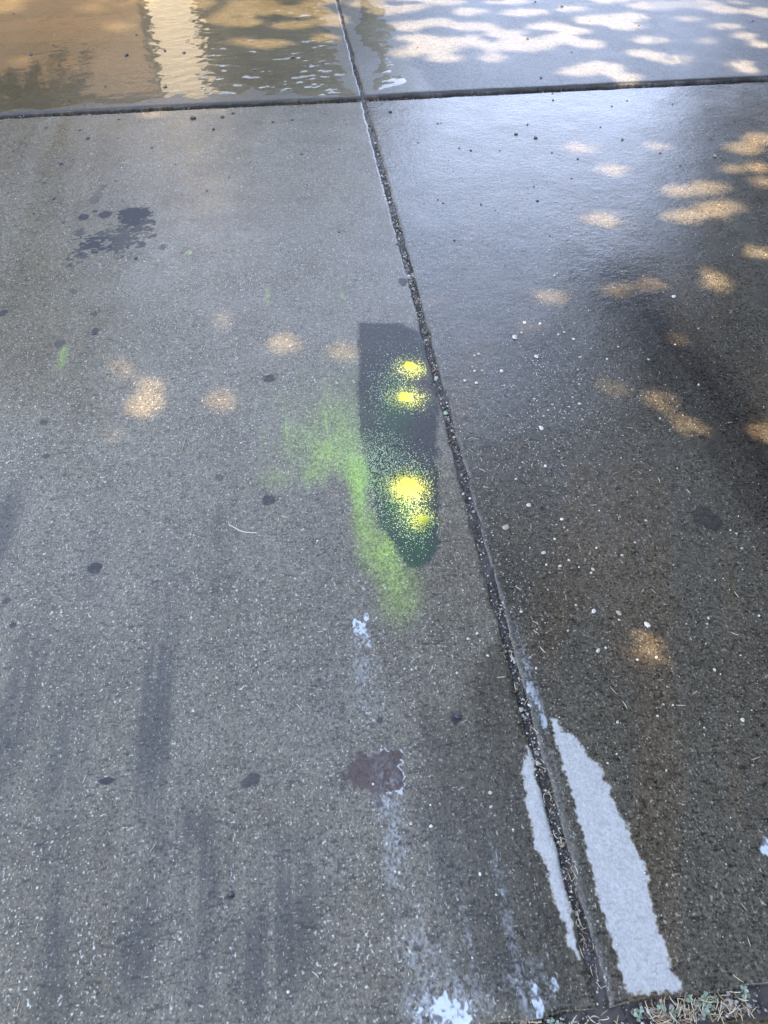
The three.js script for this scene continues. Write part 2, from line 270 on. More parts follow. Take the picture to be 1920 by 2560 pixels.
function slabMaterial(which, x0, x1, z0, z1, w, h, bumpTex, bumpScale, extra = {}) {
  const d = new Uint8Array(w * h * 4), rw = w >> 1, rh = h >> 1, rd = new Uint8Array(rw * rh * 4);
  const BL = 32, dx = (x1 - x0) / w, dz = (z1 - z0) / h;
  for (let bj = 0; bj < h; bj += BL) for (let bi = 0; bi < w; bi += BL) {
    reach(x0 + (bi + BL / 2) * dx, z1 - (bj + BL / 2) * dz, Math.max(dx, dz) * BL / 2);
    for (let j = bj; j < bj + BL; j++) for (let i = bi; i < bi + BL; i++) {
      surface(which, x0 + (i + 0.5) * dx, z1 - (j + 0.5) * dz);
      const o = (j * w + i) * 4; d[o] = s8(out[0]); d[o + 1] = s8(out[1]); d[o + 2] = s8(out[2]); d[o + 3] = 255;
      if (!(i & 1) && !(j & 1)) { const q = ((j >> 1) * rw + (i >> 1)) * 4, v = clamp(out[3]) * 255; rd[q] = rd[q + 1] = rd[q + 2] = v; rd[q + 3] = 255; }
    }
  }
  const b = bumpTex.clone(); b.repeat.set((x1 - x0) / TILE, (z1 - z0) / TILE); b.needsUpdate = true;
  return new THREE.MeshPhysicalMaterial({ map: dataTex(d, w, h, true), roughnessMap: dataTex(rd, rw, rh, false), roughness: 1, metalness: 0, bumpMap: b, bumpScale, ior: 1.45, ...extra });
}
// a slab: gently uneven top, tooled round edges that are chipped a little, sides going down
function slabGeometry(x0, x1, z0, z1, top, step, round = 0.012, depth = 0.11) {
  const axis = (a, b) => { const e = [0, .002, .005, .009, .014, .02, .03], v = e.map(q => a + q), n = Math.ceil((b - a - .06) / step); for (let i = 1; i < n; i++) v.push(a + .03 + (b - a - .06) * i / n); return v.concat(e.map(q => b - q).reverse()); };
  const X = axis(x0, x1), Z = axis(z0, z1), nx = X.length, nz = Z.length, P = [], U = [], I = [];
  const put = (x, y, z) => { P.push(x, y, z); U.push((x - x0) / (x1 - x0), (z1 - z) / (z1 - z0)); };
  for (let j = 0; j < nz; j++) for (let i = 0; i < nx; i++) {
    let x = X[i], z = Z[j]; const e = Math.min(x - x0, x1 - x, z - z0, z1 - z);
    const jit = 1 - ss(0, 0.03, e), jx = (fb3(z * 16 + x0, x0 * 3 + 2) - .5) * .010 * jit, jz = (fb3(x * 16 + z0, z0 * 3 + 7) - .5) * .010 * jit;
    let y = top + (fb3(x * 2.2, z * 2.2) - .5) * .005 + (fb2(x * 11, z * 11) - .5) * .0016;
    const q = Math.max(0, 1 - e / round); y -= round * (1 - Math.sqrt(Math.max(0, 1 - q * q))) * 0.75;
    if (e < .012) y -= Math.max(0, fb3(x * 24, z * 24) - .62) * .05 * (1 - e / .012);
    put(x + (Math.min(x - x0, x1 - x) < .03 ? jx : 0), y, z + (Math.min(z - z0, z1 - z) < .03 ? jz : 0));
  }
  for (let j = 0; j < nz - 1; j++) for (let i = 0; i < nx - 1; i++) { const a = j * nx + i; I.push(a, a + nx, a + 1, a + 1, a + nx, a + nx + 1); }
  const rim = []; for (let i = 0; i < nx; i++) rim.push(i); for (let j = 1; j < nz; j++) rim.push(j * nx + nx - 1); for (let i = nx - 2; i >= 0; i--) rim.push((nz - 1) * nx + i); for (let j = nz - 2; j > 0; j--) rim.push(j * nx);
  const base = P.length / 3; for (const k of rim) put(P[k * 3], P[k * 3 + 1], P[k * 3 + 2]); for (const k of rim) put(P[k * 3], top - depth, P[k * 3 + 2]);
  const n = rim.length; for (let i = 0; i < n; i++) { const k = (i + 1) % n; I.push(base + i, base + k, base + n + i, base + k, base + n + k, base + n + i); }
  const g = new THREE.BufferGeometry(); g.setAttribute('position', new THREE.Float32BufferAttribute(P, 3)); g.setAttribute('uv', new THREE.Float32BufferAttribute(U, 2)); g.setIndex(I); g.computeVertexNormals(); return g;
}

// ---------------------------------------------------------------- ground, slabs, joints
const HALF = 0.008, XL = -2.75, XR = 2.75, ZF = -8.0, GAP_C = 0.020;
{
  const d = new Uint8Array(512 * 512 * 4);
  for (let i = 0; i < 512 * 512; i++) { const x = i % 512, y = i >> 9, n = fb4(x / 20, y / 20), m = vn(x / 1.7, y / 1.7); d[i * 4] = s8(.05 + .06 * n + .03 * m); d[i * 4 + 1] = s8(.06 + .07 * n + .03 * m); d[i * 4 + 2] = s8(.025 + .02 * n + .015 * m); d[i * 4 + 3] = 255; }
  const t = dataTex(d, 512, 512, true); t.repeat.set(80, 80);
  const g = new THREE.PlaneGeometry(320, 320); g.rotateX(-Math.PI / 2);
  const m = obj('ground', g, new THREE.MeshStandardMaterial({ map: t, roughness: 0.95 })); m.position.y = -0.14; tag(m, 'level ground with short grass spreading round the paved slabs', 'ground', null, 'structure');
}
const drive = grp('driveway'); tag(drive, 'driveway of large concrete slabs, wet from washing', 'driveway', null, 'structure');
const slabs = {};
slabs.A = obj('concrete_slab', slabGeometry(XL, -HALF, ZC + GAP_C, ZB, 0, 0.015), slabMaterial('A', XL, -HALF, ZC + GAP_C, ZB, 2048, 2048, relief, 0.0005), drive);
slabs.B = obj('concrete_slab', slabGeometry(HALF, XR, ZC + GAP_C, ZB, 0, 0.015), slabMaterial('B', HALF, XR, ZC + GAP_C, ZB, 2048, 2048, peel, 0.0008), drive);
slabs.C = obj('concrete_slab', slabGeometry(XL - .6, -HALF, ZF, ZC - GAP_C, 0.006, 0.025, .009), slabMaterial('C', XL - .6, -HALF, ZF, ZC - GAP_C, 1024, 1024, relief, 0.0006), drive);
slabs.D = obj('concrete_slab', slabGeometry(HALF, XR + .6, ZF, ZC - GAP_C, 0.010, 0.025, .009), slabMaterial('D', HALF, XR + .6, ZF, ZC - GAP_C, 1024, 1024, relief, 0.0009), drive);
{
  const nm = slabMaterial('N', 0, 3, 0, 4, 512, 512, relief, 0.001);
  for (const [a, b, c, d] of [[XL - 3.4, XL - .025, ZC + GAP_C, ZB], [XR + .025, XR + 3.4, ZC + GAP_C, ZB], [XL - 4, XL - .625, ZF, ZC - GAP_C], [XR + .625, XR + 4, ZF, ZC - GAP_C], [XL - .6, -HALF, ZF - 4, ZF - .025], [HALF, XR + .6, ZF - 4, ZF - .025]]) obj('concrete_slab', slabGeometry(a, b, c, d, 0.002, 0.08), nm, drive);
  // the strip in front: a lower, brown, wet slab
  const fm = slabMaterial('F', -1.4, 1.9, ZB + .036, ZB + 1.6, 1024, 512, relief, 0.001);
  obj('front_slab', slabGeometry(-3.4, 3.4, ZB + .036, ZB + 1.7, -0.014, 0.05), fm, drive);
}
// dirt in the joints
function dirtStrip(x0, x1, z0, z1, y, amp, step) {
  const nx = Math.max(3, Math.ceil((x1 - x0) / step)), nz = Math.max(3, Math.ceil((z1 - z0) / step));
  const g = new THREE.PlaneGeometry(x1 - x0, z1 - z0, nx, nz); g.rotateX(-Math.PI / 2); g.translate((x0 + x1) / 2, 0, (z0 + z1) / 2);
  const p = g.attributes.position, c = [];
  for (let i = 0; i < p.count; i++) {
    const x = p.getX(i), z = p.getZ(i), n = fb3(x * 60, z * 60), m = fb2(x * 9, z * 9);
    p.setY(i, y + (n - .5) * amp + (m - .5) * amp * 1.6); const k = .5 + n;
    c.push(.040 * k, .033 * k, .027 * k);
  }
  g.setAttribute('color', new THREE.Float32BufferAttribute(c, 3)); g.computeVertexNormals(); return g;
}
const dirtM = new THREE.MeshStandardMaterial({ vertexColors: true, roughness: 0.6 });
tag(obj('joint_dirt', mergeGeometries([dirtStrip(-.03, .03, ZF, ZB + .02, -.007, .009, .006), dirtStrip(-3.3, 3.3, ZC - .05, ZC + .05, -.016, .008, .01), dirtStrip(-3.3, 3.3, ZB - .02, ZB + .09, -.016, .018, .007)]), dirtM), 'dark damp dirt filling the joints between the slabs', 'dirt', null, 'structure');

// ---------------------------------------------------------------- trees that shade the place, with the gaps the sun comes through
// [x, y, half width, half height] of each fleck of sun in the photograph
const FLECKS = [[478, 690, 16, 9], [612, 745, 24, 10], [745, 757, 34, 11], [885, 692, 26, 10], [922, 652, 18, 5], [330, 830, 12, 8], [313, 872, 22, 11], [262, 795, 6, 6], [483, 865, 9, 9], [245, 930, 5, 5],
  [893, 797, 21, 12], [893, 862, 22, 11], [888, 1052, 26, 17], [912, 1122, 17, 10], [1188, 641, 22, 8], [1332, 625, 27, 9], [1410, 612, 12, 6], [1535, 588, 8, 4], [1555, 618, 46, 5], [1150, 706, 22, 7], [1300, 473, 42, 13], [1480, 466, 55, 12], [1530, 456, 60, 13], [1575, 445, 45, 10], [1475, 410, 60, 10], [1535, 403, 45, 9],
  [1450, 735, 12, 5], [1320, 830, 14, 4], [1430, 862, 14, 7], [1495, 920, 16, 8], [1650, 935, 16, 12], [1120, 762, 6, 4], [1395, 1400, 4, 3], [1640, 545, 26, 9], [1640, 298, 40, 14], [1606, 320, 36, 9], [1640, 360, 22, 9], [1650, 395, 24, 6], [1255, 318, 38, 9], [1322, 366, 30, 9], [1580, 365, 16, 5], [1420, 316, 20, 5],
  [1285, 150, 60, 12], [1240, 158, 40, 8], [1348, 172, 34, 8], [930, 106, 80, 14], [870, 118, 40, 8], [1000, 90, 40, 9], [1130, 100, 80, 15], [1200, 88, 50, 10], [1060, 128, 26, 7], [1060, 104, 30, 6], [1265, 97, 34, 8], [880, 58, 45, 10], [940, 50, 40, 8], [1130, 30, 60, 8], [1010, 28, 40, 7], [1290, 46, 60, 12], [1350, 40, 50, 10], [1350, 62, 40, 6], [1420, 14, 90, 10], [1500, 12, 60, 8], [1560, 26, 40, 6], [1645, 30, 30, 12], [1480, 44, 30, 5], [1455, 132, 36, 10], [1420, 128, 26, 6], [1590, 140, 45, 4], [1610, 158, 50, 4], [1520, 92, 18, 4], [1600, 80, 24, 4], [1640, 100, 22, 4], [1230, 22, 40, 6], [830, 25, 40, 10], [790, 10, 40, 8], [1100, 5, 80, 6], [1300, 4, 80, 6], [960, 8, 50, 5], [1600, 6, 50, 4], [1400, 90, 40, 6], [1020, 60, 60, 8], [1180, 60, 50, 7], [900, 85, 50, 6], [1090, 75, 60, 6], [1560, 60, 40, 5], [1240, 70, 40, 5], [960, 130, 40, 6], [1380, 118, 30, 5], [880, 20, 40, 6],
  [580, 97, 60, 8], [520, 92, 30, 5], [545, 22, 90, 14], [470, 45, 26, 7], [520, 50, 50, 8], [650, 25, 70, 12], [640, 55, 60, 7], [715, 45, 34, 14], [700, 85, 26, 8], [430, 10, 20, 8], [255, 60, 26, 6], [12, 18, 30, 10], [200, 20, 20, 4], [445, 240, 62, 4], [330, 246, 40, 3], [560, 5, 90, 5], [690, 5, 50, 5], [60, 130, 24, 4]];
const flecks = FLECKS.map(([x, y, a, b]) => { const c = G(x, y), e = G(x + a, y), t = G(x, Math.max(-60, y - b)), u = G(x, y + b); return [c[0], c[1], Math.hypot(e[0] - c[0], e[1] - c[1]) * (x < 860 && y > 600 ? .42 : .72) + .008, Math.abs(t[1] - u[1]) / 2 * (x < 860 && y > 600 ? .42 : .72) + .008]; });
for (let i = 0; i < 60; i++) flecks.push([rr(-4.5, 4.5), rr(-8.5, -5.7), rr(.04, .3), rr(.03, .22)]);        // more beyond what the photograph shows
const cosY = Math.cos(YAW), sinY = Math.sin(YAW);
function gapDist(px, py, pz) {                                   // how far the shadow of a point falls from the nearest fleck
  const t = py / SUN.y, gx = px - SUN.x * t, gz = pz - SUN.z * t; let best = 9;
  if (gx < -5 || gx > 5 || gz < -9 || gz > 0.4) return 9;
  for (let i = 0; i < flecks.length; i++) {
    const f = flecks[i], dx = gx - f[0], dz = gz - f[1]; if (Math.abs(dx) > .9 || Math.abs(dz) > .9) continue;
    const q = Math.hypot(dx / f[2], dz / f[3]); const d = q < 1e-6 ? -f[2] : (q - 1) * Math.hypot(dx, dz) / q; if (d < best) best = d;
  }
  return best;
}
// a flat-ish spray of needled twigs, built of slim leaf-sized faces
function sprayGeometry(len, wid, n) {
  const P = [], I = [];
  const blade = (x, y, z, dx, dy, dz, l, w) => { const b = P.length / 3, L = Math.hypot(dx, dy, dz) || 1; dx /= L; dy /= L; dz /= L; let sx = -dz, sz = dx; const q = Math.hypot(sx, sz) || 1; sx /= q; sz /= q; const ny = rr(-.5, .5);
    P.push(x - sx * w * .4, y - ny * w * .4, z - sz * w * .4, x + dx * l * .45 + sx * w, y + dy * l * .45 + ny * w, z + dz * l * .45 + sz * w, x + dx * l, y + dy * l, z + dz * l, x + dx * l * .45 - sx * w, y + dy * l * .45 - ny * w, z + dz * l * .45 - sz * w); I.push(b, b + 1, b + 2, b, b + 2, b + 3); };
  blade(-len / 2, 0, 0, 1, 0, 0, len, wid * .16);
  for (let i = 0; i < n; i++) { const t = (i + .5) / n, s = i % 2 ? 1 : -1; blade(-len / 2 + t * len * .85, 0, 0, .8 + rr(-.2, .2), rr(-.45, .3), s * rr(.6, 1), wid * (1 - t * .55) * rr(.7, 1.1), wid * rr(.11, .17)); }
  const g = new THREE.BufferGeometry(); g.setAttribute('position', new THREE.Float32BufferAttribute(P, 3)); g.setIndex(I); g.computeVertexNormals(); return g;
}
const bigSpray = sprayGeometry(0.34, 0.15, 12), smallSpray = sprayGeometry(0.10, 0.045, 6);
const needleLeafM = std([0.034, 0.047, 0.026], 0.75), barkM = std([0.10, 0.075, 0.055], 0.9);
function limb(a, b, r0, r1, sides = 6) {
  const d = new THREE.Vector3().subVectors(b, a), g = new THREE.CylinderGeometry(r1, r0, d.length(), sides, 1, true);
  g.translate(0, d.length() / 2, 0); g.applyQuaternion(new THREE.Quaternion().setFromUnitVectors(new THREE.Vector3(0, 1, 0), d.clone().normalize())); g.translate(a.x, a.y, a.z); return g;
}
const M4 = new THREE.Matrix4(), Q4 = new THREE.Quaternion(), E4 = new THREE.Euler(), S4 = new THREE.Vector3(), V4 = new THREE.Vector3();
function conifer(x, z, y0, R, H, nBig, nSmall, label, pow = 0.9) {
  const t = grp('spruce_tree', x, -.14, z); tag(t, label, 'tree', 'spruces beside the driveway');
  const trunk = limb(new THREE.Vector3(0, 0, 0), new THREE.Vector3(.1, H * .97, 0), R * .055, .03, 12);
  obj('trunk', trunk, barkM, t);
  for (let i = 0; i < 70; i++) {
    const h = lerp(y0, H * .93, i / 70), r = R * Math.pow(1 - (h - y0) / (H - y0), pow) * rr(.7, .95), a = i * 2.4 + rr(-.3, .3);
    const p = new THREE.Vector3(.1 * h / H, h, 0), q = new THREE.Vector3(Math.cos(a) * r, h - r * .12 + rr(-.1, .1), Math.sin(a) * r);
    let clear = true; for (let k = 0; k <= 24; k++) { V4.lerpVectors(p, q, k / 24); if (gapDist(V4.x + x, V4.y - .14, V4.z + z) < .035) { clear = false; break; } }
    if (clear) obj('limb', limb(p, q, .045 * (1 - h / H) + .012, .008, 5), barkM, t);
  }
  const big = [], small = [];
  const place = (list, n, near, far, sc) => {
    let guard = 0;
    while (list.length < n && guard++ < n * 6) {
      const u = 1 - Math.pow(rnd(), .55), h = y0 + (H - y0) * u, rm = R * Math.pow(1 - u, pow);
      const a = rnd() * 6.2832, lob = 0.86 + 0.14 * Math.sin(a * 5 + h * 1.7) + 0.10 * Math.sin(a * 9 - h * 3.1), r = rm * Math.pow(rnd(), .5) * lob;
      const px = Math.cos(a) * r, pz = Math.sin(a) * r, py = h - r * .12 + gauss() * .12;
      const d = gapDist(px + x, py - .14, pz + z); if (d < near || d > far) continue;
      E4.set(gauss() * .5, -a + gauss() * .5, -.12 + gauss() * .5); Q4.setFromEuler(E4); S4.setScalar(sc * rr(.75, 1.25)); M4.compose(V4.set(px, py, pz), Q4, S4); list.push(M4.clone());
    }
  };
  place(big, nBig, .17, 99, 1); if (nSmall) place(small, nSmall, .046, .24, 1);
  for (const [list, g] of [[big, bigSpray], [small, smallSpray]]) if (list.length) {
    const m = new THREE.InstancedMesh(g, needleLeafM, list.length); list.forEach((q, i) => m.setMatrixAt(i, q)); m.name = list === big ? 'crown' : 'fine_sprays'; m.castShadow = m.receiveShadow = true; m.userData.kind = 'stuff'; t.add(m);
  }
  return t;
}
conifer(5.2, -2.2, 2.1, 5.7, 12, 26000, 60000, 'broad spruce whose low boughs hang over the wet driveway');
conifer(4.6, 3.6, 2.3, 5.2, 13, 26000, 60000, 'tall spruce standing behind the broad spruce, towards the sun');
conifer(8.2, -8.6, 1.8, 4.6, 13, 16000, 20000, 'spruce standing farthest along the driveway edge');
conifer(0.6, 8.5, 3.0, 4.6, 14, 16000, 16000, 'spruce standing across the driveway from the broad spruce');
conifer(-5.4, -11.8, 3.3, 2.7, 10.5, 14000, 0, 'spruce with a bare lower trunk standing in front of the brown house', .8);
// ---------------------------------------------------------------- what the wet ground mirrors beyond the frame
function mirrorX(u, v, zp) { const d = rayDir(u, v), g = G(u, v), t = (zp - g[1]) / d.z; return [g[0] + d.x * t, -d.y * t]; }   // where a mirrored ray meets the plane z = zp: [x, height]
{
  const zp = -15, a = mirrorX(335, 100, zp)[0], b = mirrorX(432, 100, zp)[0];
  const h = grp('house', a, -.14, zp); tag(h, 'brown boarded house with a cream corner bay and a dark roof', 'house');
  const tan = [std([.13, .09, .055], .8), std([.11, .078, .05], .8), std([.15, .10, .062], .8)], white = std([.40, .37, .31], .6), roofM = std([.05, .045, .045], .85), dark = std([.03, .03, .035], .2);
  const box = (w, hh, d, x, y, z) => { const g = new THREE.BoxGeometry(w, hh, d); g.translate(x, y, z); return g; };
  obj('wall', box(11, 5.4, 6, -5.5, 2.7, -3.2), tan[1], h);
  for (let i = 0; i < 27; i++) obj('board', box(10.98, .19, .03 + .006 * (i % 3), -5.5, .1 + i * .2, -.18), tan[i % 3], h);
  const bay = obj('bay_wall', box(b - a, 6.4, 6.3, (b - a) / 2, 3.2, -3.1), white, h);
  obj('door', box(1.0, 2.1, .06, -2.2, 1.05, -.10), dark, h);
  for (const x of [-4.6, -7.2]) { const w = obj('window', box(1.5, 1.2, .05, x, 1.7, -.11), white, h); obj('pane', box(1.3, 1.0, .03, x, 1.7, -.075), dark, w); }
  const rs = new THREE.Shape([[-3.8, 0], [3.8, 0], [0, 2.0]].map(p => new THREE.Vector2(...p)));
  const rg = new THREE.ExtrudeGeometry(rs, { depth: 11.6, bevelEnabled: false }); rg.rotateY(Math.PI / 2); rg.translate(-11.4, 5.42, -3.2); obj('roof', rg, roofM, h);
  const c0 = mirrorX(440, 100, -14)[0], c1 = mirrorX(850, 100, -14)[0];
  conifer(lerp(c0, c1, .34), -16.2, .6, 2.4, 7.2, 9000, 0, 'slim spruce standing next to the cream bay of the house', .6);
  conifer(lerp(c0, c1, .82), -16.6, .5, 2.2, 6.4, 9000, 0, 'shorter spruce standing away from the house', .6);
}
// ---------------------------------------------------------------- water standing on the back left slab, ruffled by the flow
{
  const strips = [];
  const sheet = (x0, x1, z0, z1, y, amp) => {
    const nx = Math.ceil((x1 - x0) / .008), nz = Math.ceil((z1 - z0) / .010), g = new THREE.PlaneGeometry(x1 - x0, z1 - z0, nx, nz); g.rotateX(-Math.PI / 2); g.translate((x0 + x1) / 2, 0, (z0 + z1) / 2);
    const p = g.attributes.position;
    for (let i = 0; i < p.count; i++) {
      const x = p.getX(i), z = p.getZ(i), A = amp(x, z);
      const w = (vn(x * 13, z * 30 + 2 * vn(x * 5, z * 5)) - .5) * 1 + (vn(x * 26 + 9, z * 62) - .5) * .5 + (vn(x * 60 + 1, z * 120 + 8) - .5) * .28;
      const e = Math.min(x - x0, x1 - x, z1 - z) + (fb2(x * 9, z * 6) - .5) * .10; p.setY(i, y + w * A * ss(-.02, .12, e) - .0045 * (1 - ss(-.06, .2, e)));
    }
    g.computeVertexNormals(); return g;
  };
  const c0 = G(300, 100)[0], c1 = G(470, 100)[0];
  strips.push(sheet(-2.9, -.03, -6.6, ZC - .035, .0090, (x, z) => .00018 + .0018 * ss(c0 - .25, c1 - .1, x) * (1 - ss(-.12, -.03, x) * .6) * (1 + 1.1 * ss(-.95, -.45, x))));
  strips.push(sheet(.03, .29, -6.6, ZC - .07, .0128, x => .0012));
  const m = new THREE.MeshPhysicalMaterial({ color: rgb(.96, .93, .85), roughness: 0.03, metalness: 0, transmission: 1, thickness: 0, ior: 1.33 });
  tag(obj('water', mergeGeometries(strips), m), 'thin rippled sheet of water running over the far slabs', 'water', null, 'structure');
}
// ---------------------------------------------------------------- pebbles
function stoneGeo(flat, long) {
  const g = new THREE.IcosahedronGeometry(1, 1), p = g.attributes.position, o = rr(0, 99);
  for (let i = 0; i < p.count; i++) {
    const x = p.getX(i), y = p.getY(i), z = p.getZ(i), k = .6 + .8 * fb2(x * 1.5 + o + 7, y * 1.5 + z * 1.9 + o);
    p.setXYZ(i, x * k * long, y * k * flat, z * k);
  }
  const f = g.toNonIndexed ? (g.index ? g.toNonIndexed() : g) : g; f.computeVertexNormals(); f.computeBoundingBox(); f.translate(0, -f.boundingBox.min.y * .8, 0); return f;
}
const stoneG = [...Array(8)].map((_, i) => stoneGeo(rr(.55, .8), rr(1, 1.5)));
const paleStone = [std([.44, .40, .32], .5), std([.36, .32, .25], .5), std([.48, .45, .38], .45), std([.29, .23, .16], .5)], jointStone = [std([.34, .32, .28], .6), std([.22, .20, .17], .6), std([.46, .44, .40], .6), std([.13, .11, .09], .6), std([.26, .20, .14], .6)];
const darkCrumb = [std([.045, .038, .034], .6), std([.03, .028, .03], .5), std([.075, .058, .045], .65)];
const C1 = (x, y) => G(.5 * x, .5 * y), C2 = (x, y) => G(829.5 + .5 * x, .5 * y), C3 = (x, y) => G(.5 * x, 553 + .5 * y), C4 = (x, y) => G(829.5 + .5 * x, 553 + .5 * y), C5 = (x, y) => G(.5 * x, 1106 + .5 * y), C7 = (x, y) => G(.5 * x, 1659 + .5 * y);
function topY(x, z) {                                            // height of the concrete under a small thing
  const back = z < ZC, base = back ? (x < 0 ? .006 : .010) : 0;
  return base + (fb3(x * 2.2, z * 2.2) - .5) * .005 + (fb2(x * 11, z * 11) - .5) * .0016;
}
const inJoint = (x, z) => Math.abs(x) < .02 || Math.abs(z - ZC) < .03 || z > ZB - .01;
function stone(name, f, [x, y, r], mats, label, category, group, squash = 1) {
  const c = f(x, y), e = f(x + r, y), R = Math.max(.0016, Math.hypot(e[0] - c[0], e[1] - c[1]));
  return stoneAt(name, c[0], c[1], R, mats, label, category, group, squash);
}
function stoneAt(name, x, z, R, mats, label, category, group, squash = 1, y = null) {
  const o = obj(name, stoneG[Math.floor(rnd() * 8)], mats[Math.floor(rnd() * mats.length)]);
  o.position.set(x, y ?? topY(x, z) - .0004, z); o.rotation.y = rr(0, 6.28); o.scale.set(R * .85, R * .8 * squash, R * .85); return tag(o, label, category, group);
}
const PEB = { C4: [[1252, 177, 9], [659, 436, 9], [606, 291, 9], [410, 424, 7], [508, 498, 9], [392, 498, 8], [350, 538, 7], [399, 549, 8], [848, 438, 7], [820, 360, 7], [845, 637, 7], [570, 965, 7], [697, 908, 8], [1193, 701, 6], [1358, 558, 5], [1142, 449, 6], [1012, 392, 5], [963, 446, 5], [594, 334, 6], [674, 296, 7], [736, 87, 6], [1358, 315, 5], [843, 553, 6], [838, 490, 5], [650, 617, 5], [560, 560, 5], [587, 915, 5], [599, 890, 4], [800, 650, 5], [857, 705, 5], [728, 640, 5], [1257, 384, 4], [1150, 925, 4], [930, 1100, 5], [1267, 917, 4], [753, 340, 6], [778, 330, 6], [425, 495, 5], [382, 478, 5], [390, 430, 5], [815, 610, 5], [520, 560, 5], [690, 690, 5], [665, 670, 4], [710, 665, 4], [780, 700, 4]],
  C6: [[690, 179, 10], [767, 32, 8], [737, 118, 6], [701, 229, 6], [760, 235, 7], [902, 250, 7], [905, 432, 10], [924, 602, 9], [957, 589, 6], [592, 432, 6], [1028, 188, 6], [917, 156, 6], [798, 210, 6], [828, 404, 6], [894, 265, 6], [1084, 133, 5], [1131, 37, 7], [1496, 80, 5], [1401, 459, 7], [1427, 683, 7], [1548, 899, 10], [1009, 910, 7], [1181, 882, 6], [1175, 630, 6], [1093, 640, 6], [656, 677, 6], [794, 515, 5], [1248, 835, 5], [1207, 832, 5], [842, 240, 5], [1015, 468, 5], [1619, 449, 6], [966, 1085, 5], [1005, 1046, 5], [1395, 485, 5], [1522, 95, 5], [793, 80, 5], [778, 68, 5], [1544, 158, 5], [1250, 230, 4], [1430, 295, 4], [1548, 250, 4], [630, 155, 4], [708, 338, 4], [1305, 485, 4], [1540, 620, 4], [1390, 570, 4]],
  C8: [[1220, 10, 5], [1310, 403, 4], [1477, 416, 4]] };
const FR = { C4, C6, C8 };
for (const k in PEB) for (const p of PEB[k]) stone('pebble', FR[k], p, paleStone.slice(0, 3), 'small pale pebble loose on the dark wet slab right of the long joint', 'pebble', 'pale pebbles on the right slab');
stone('pebble', C4, [566, 355, 13], paleStone.slice(0, 1), 'pebble with flat top, large and whitish, among the finest grit of the right slab', 'pebble');
stone('pebble', C4, [679, 744, 12], paleStone.slice(2, 3), 'wide flat white pebble below the crowd of grit on the right slab', 'pebble');
stone('pebble', C4, [625, 1077, 11], paleStone.slice(0, 1), 'round whitish pebble lying alone beside the long joint, level with the green dye', 'pebble');
stone('rock_chip', C6, [526, 68, 15], paleStone.slice(3), 'square tan chip of rock lying beside the long joint', 'rock', null, .7);
stone('rock_chip', C6, [1014, 438, 11], paleStone.slice(3), 'oval yellowish chip of rock on the dark slab', 'rock', null, .7);
stone('rock_chip', C6, [1136, 490, 12], paleStone.slice(2, 3), 'angular white chip of rock on the dark slab', 'rock', null, .8);
for (const p of [[402, 525, 6], [362, 548, 6], [315, 697, 7], [448, 622, 6], [88, 678, 4]]) stone('pebble', C6, p, paleStone.slice(0, 3), 'small white pebble on the slab left of the long joint, below the dye', 'pebble', 'white pebbles below the dye');
for (const p of [[459, 107, 8], [462, 167, 7], [117, 239, 9], [203, 252, 8], [558, 266, 6], [200, 160, 5], [415, 458, 7], [485, 547, 5], [382, 820, 5]]) stone('pebble', C8, p, paleStone.slice(0, 3), 'small white pebble left of the narrow dry patch', 'pebble', 'white pebbles left of the dry patch');
for (const [f, x, y, r] of [[C5, 1371, 124, 5], [C7, 1245, 967, 8], [C7, 1105, 480, 6], [C7, 780, 740, 8], [C7, 750, 400, 4], [C7, 670, 830, 5], [C5, 835, 860, 5], [C7, 1300, 505, 4]]) stone('pebble', f, [x, y, r], paleStone.slice(0, 3), 'pale pebble on the streaked slab far left of the joint', 'pebble', 'pebbles on the streaked slab');
stone('pebble', C7, [1612, 70, 6], paleStone.slice(0, 1), 'pale pebble sitting in the reddish brown stain', 'pebble');
stone('pebble', C5, [492, 475, 8], paleStone.slice(3), 'tan pebble beside the dark tyre streak', 'pebble');
stone('pebble', C2, [1430, 675, 8], paleStone.slice(3), 'tan pebble near the large flecks of sun on the right slab', 'pebble');
// dark crumbs of bark and mulch
for (const p of [[835, 513, 14], [1008, 491, 9], [960, 508, 8], [513, 516, 6], [380, 600, 9], [262, 710, 9], [228, 860, 11], [655, 640, 6], [922, 560, 8], [1262, 519, 6], [1178, 528, 7], [200, 553, 5], [345, 563, 5], [193, 792, 6], [95, 676, 5], [145, 925, 8], [500, 782, 4], [1303, 777, 5], [1325, 798, 5], [988, 765, 5], [893, 823, 5], [785, 840, 4], [268, 883, 4], [1463, 1003, 5], [315, 690, 4], [510, 600, 4], [65, 615, 4], [108, 598, 4], [665, 970, 5], [1200, 1090, 4], [758, 710, 4], [1465, 645, 4], [1303, 666, 6], [1080, 700, 4], [560, 1040, 4]]) stone('bark_crumb', C1, p, darkCrumb, 'dark crumb of bark on the slab with the oil stain', 'bark crumb', 'bark crumbs round the oil stain', .8);
for (const p of [[135, 243, 10], [548, 247, 8], [797, 236, 8], [715, 228, 6], [457, 382, 6], [715, 385, 9], [232, 202, 6], [1283, 85, 8], [60, 65, 6], [1180, 108, 6], [100, 354, 5], [590, 158, 6], [1265, 255, 7], [300, 440, 5], [1100, 310, 5]]) stone('bark_crumb', C1, p, darkCrumb, 'dark crumb of bark lying in the sheet of water', 'bark crumb', 'bark crumbs in the water', .9);
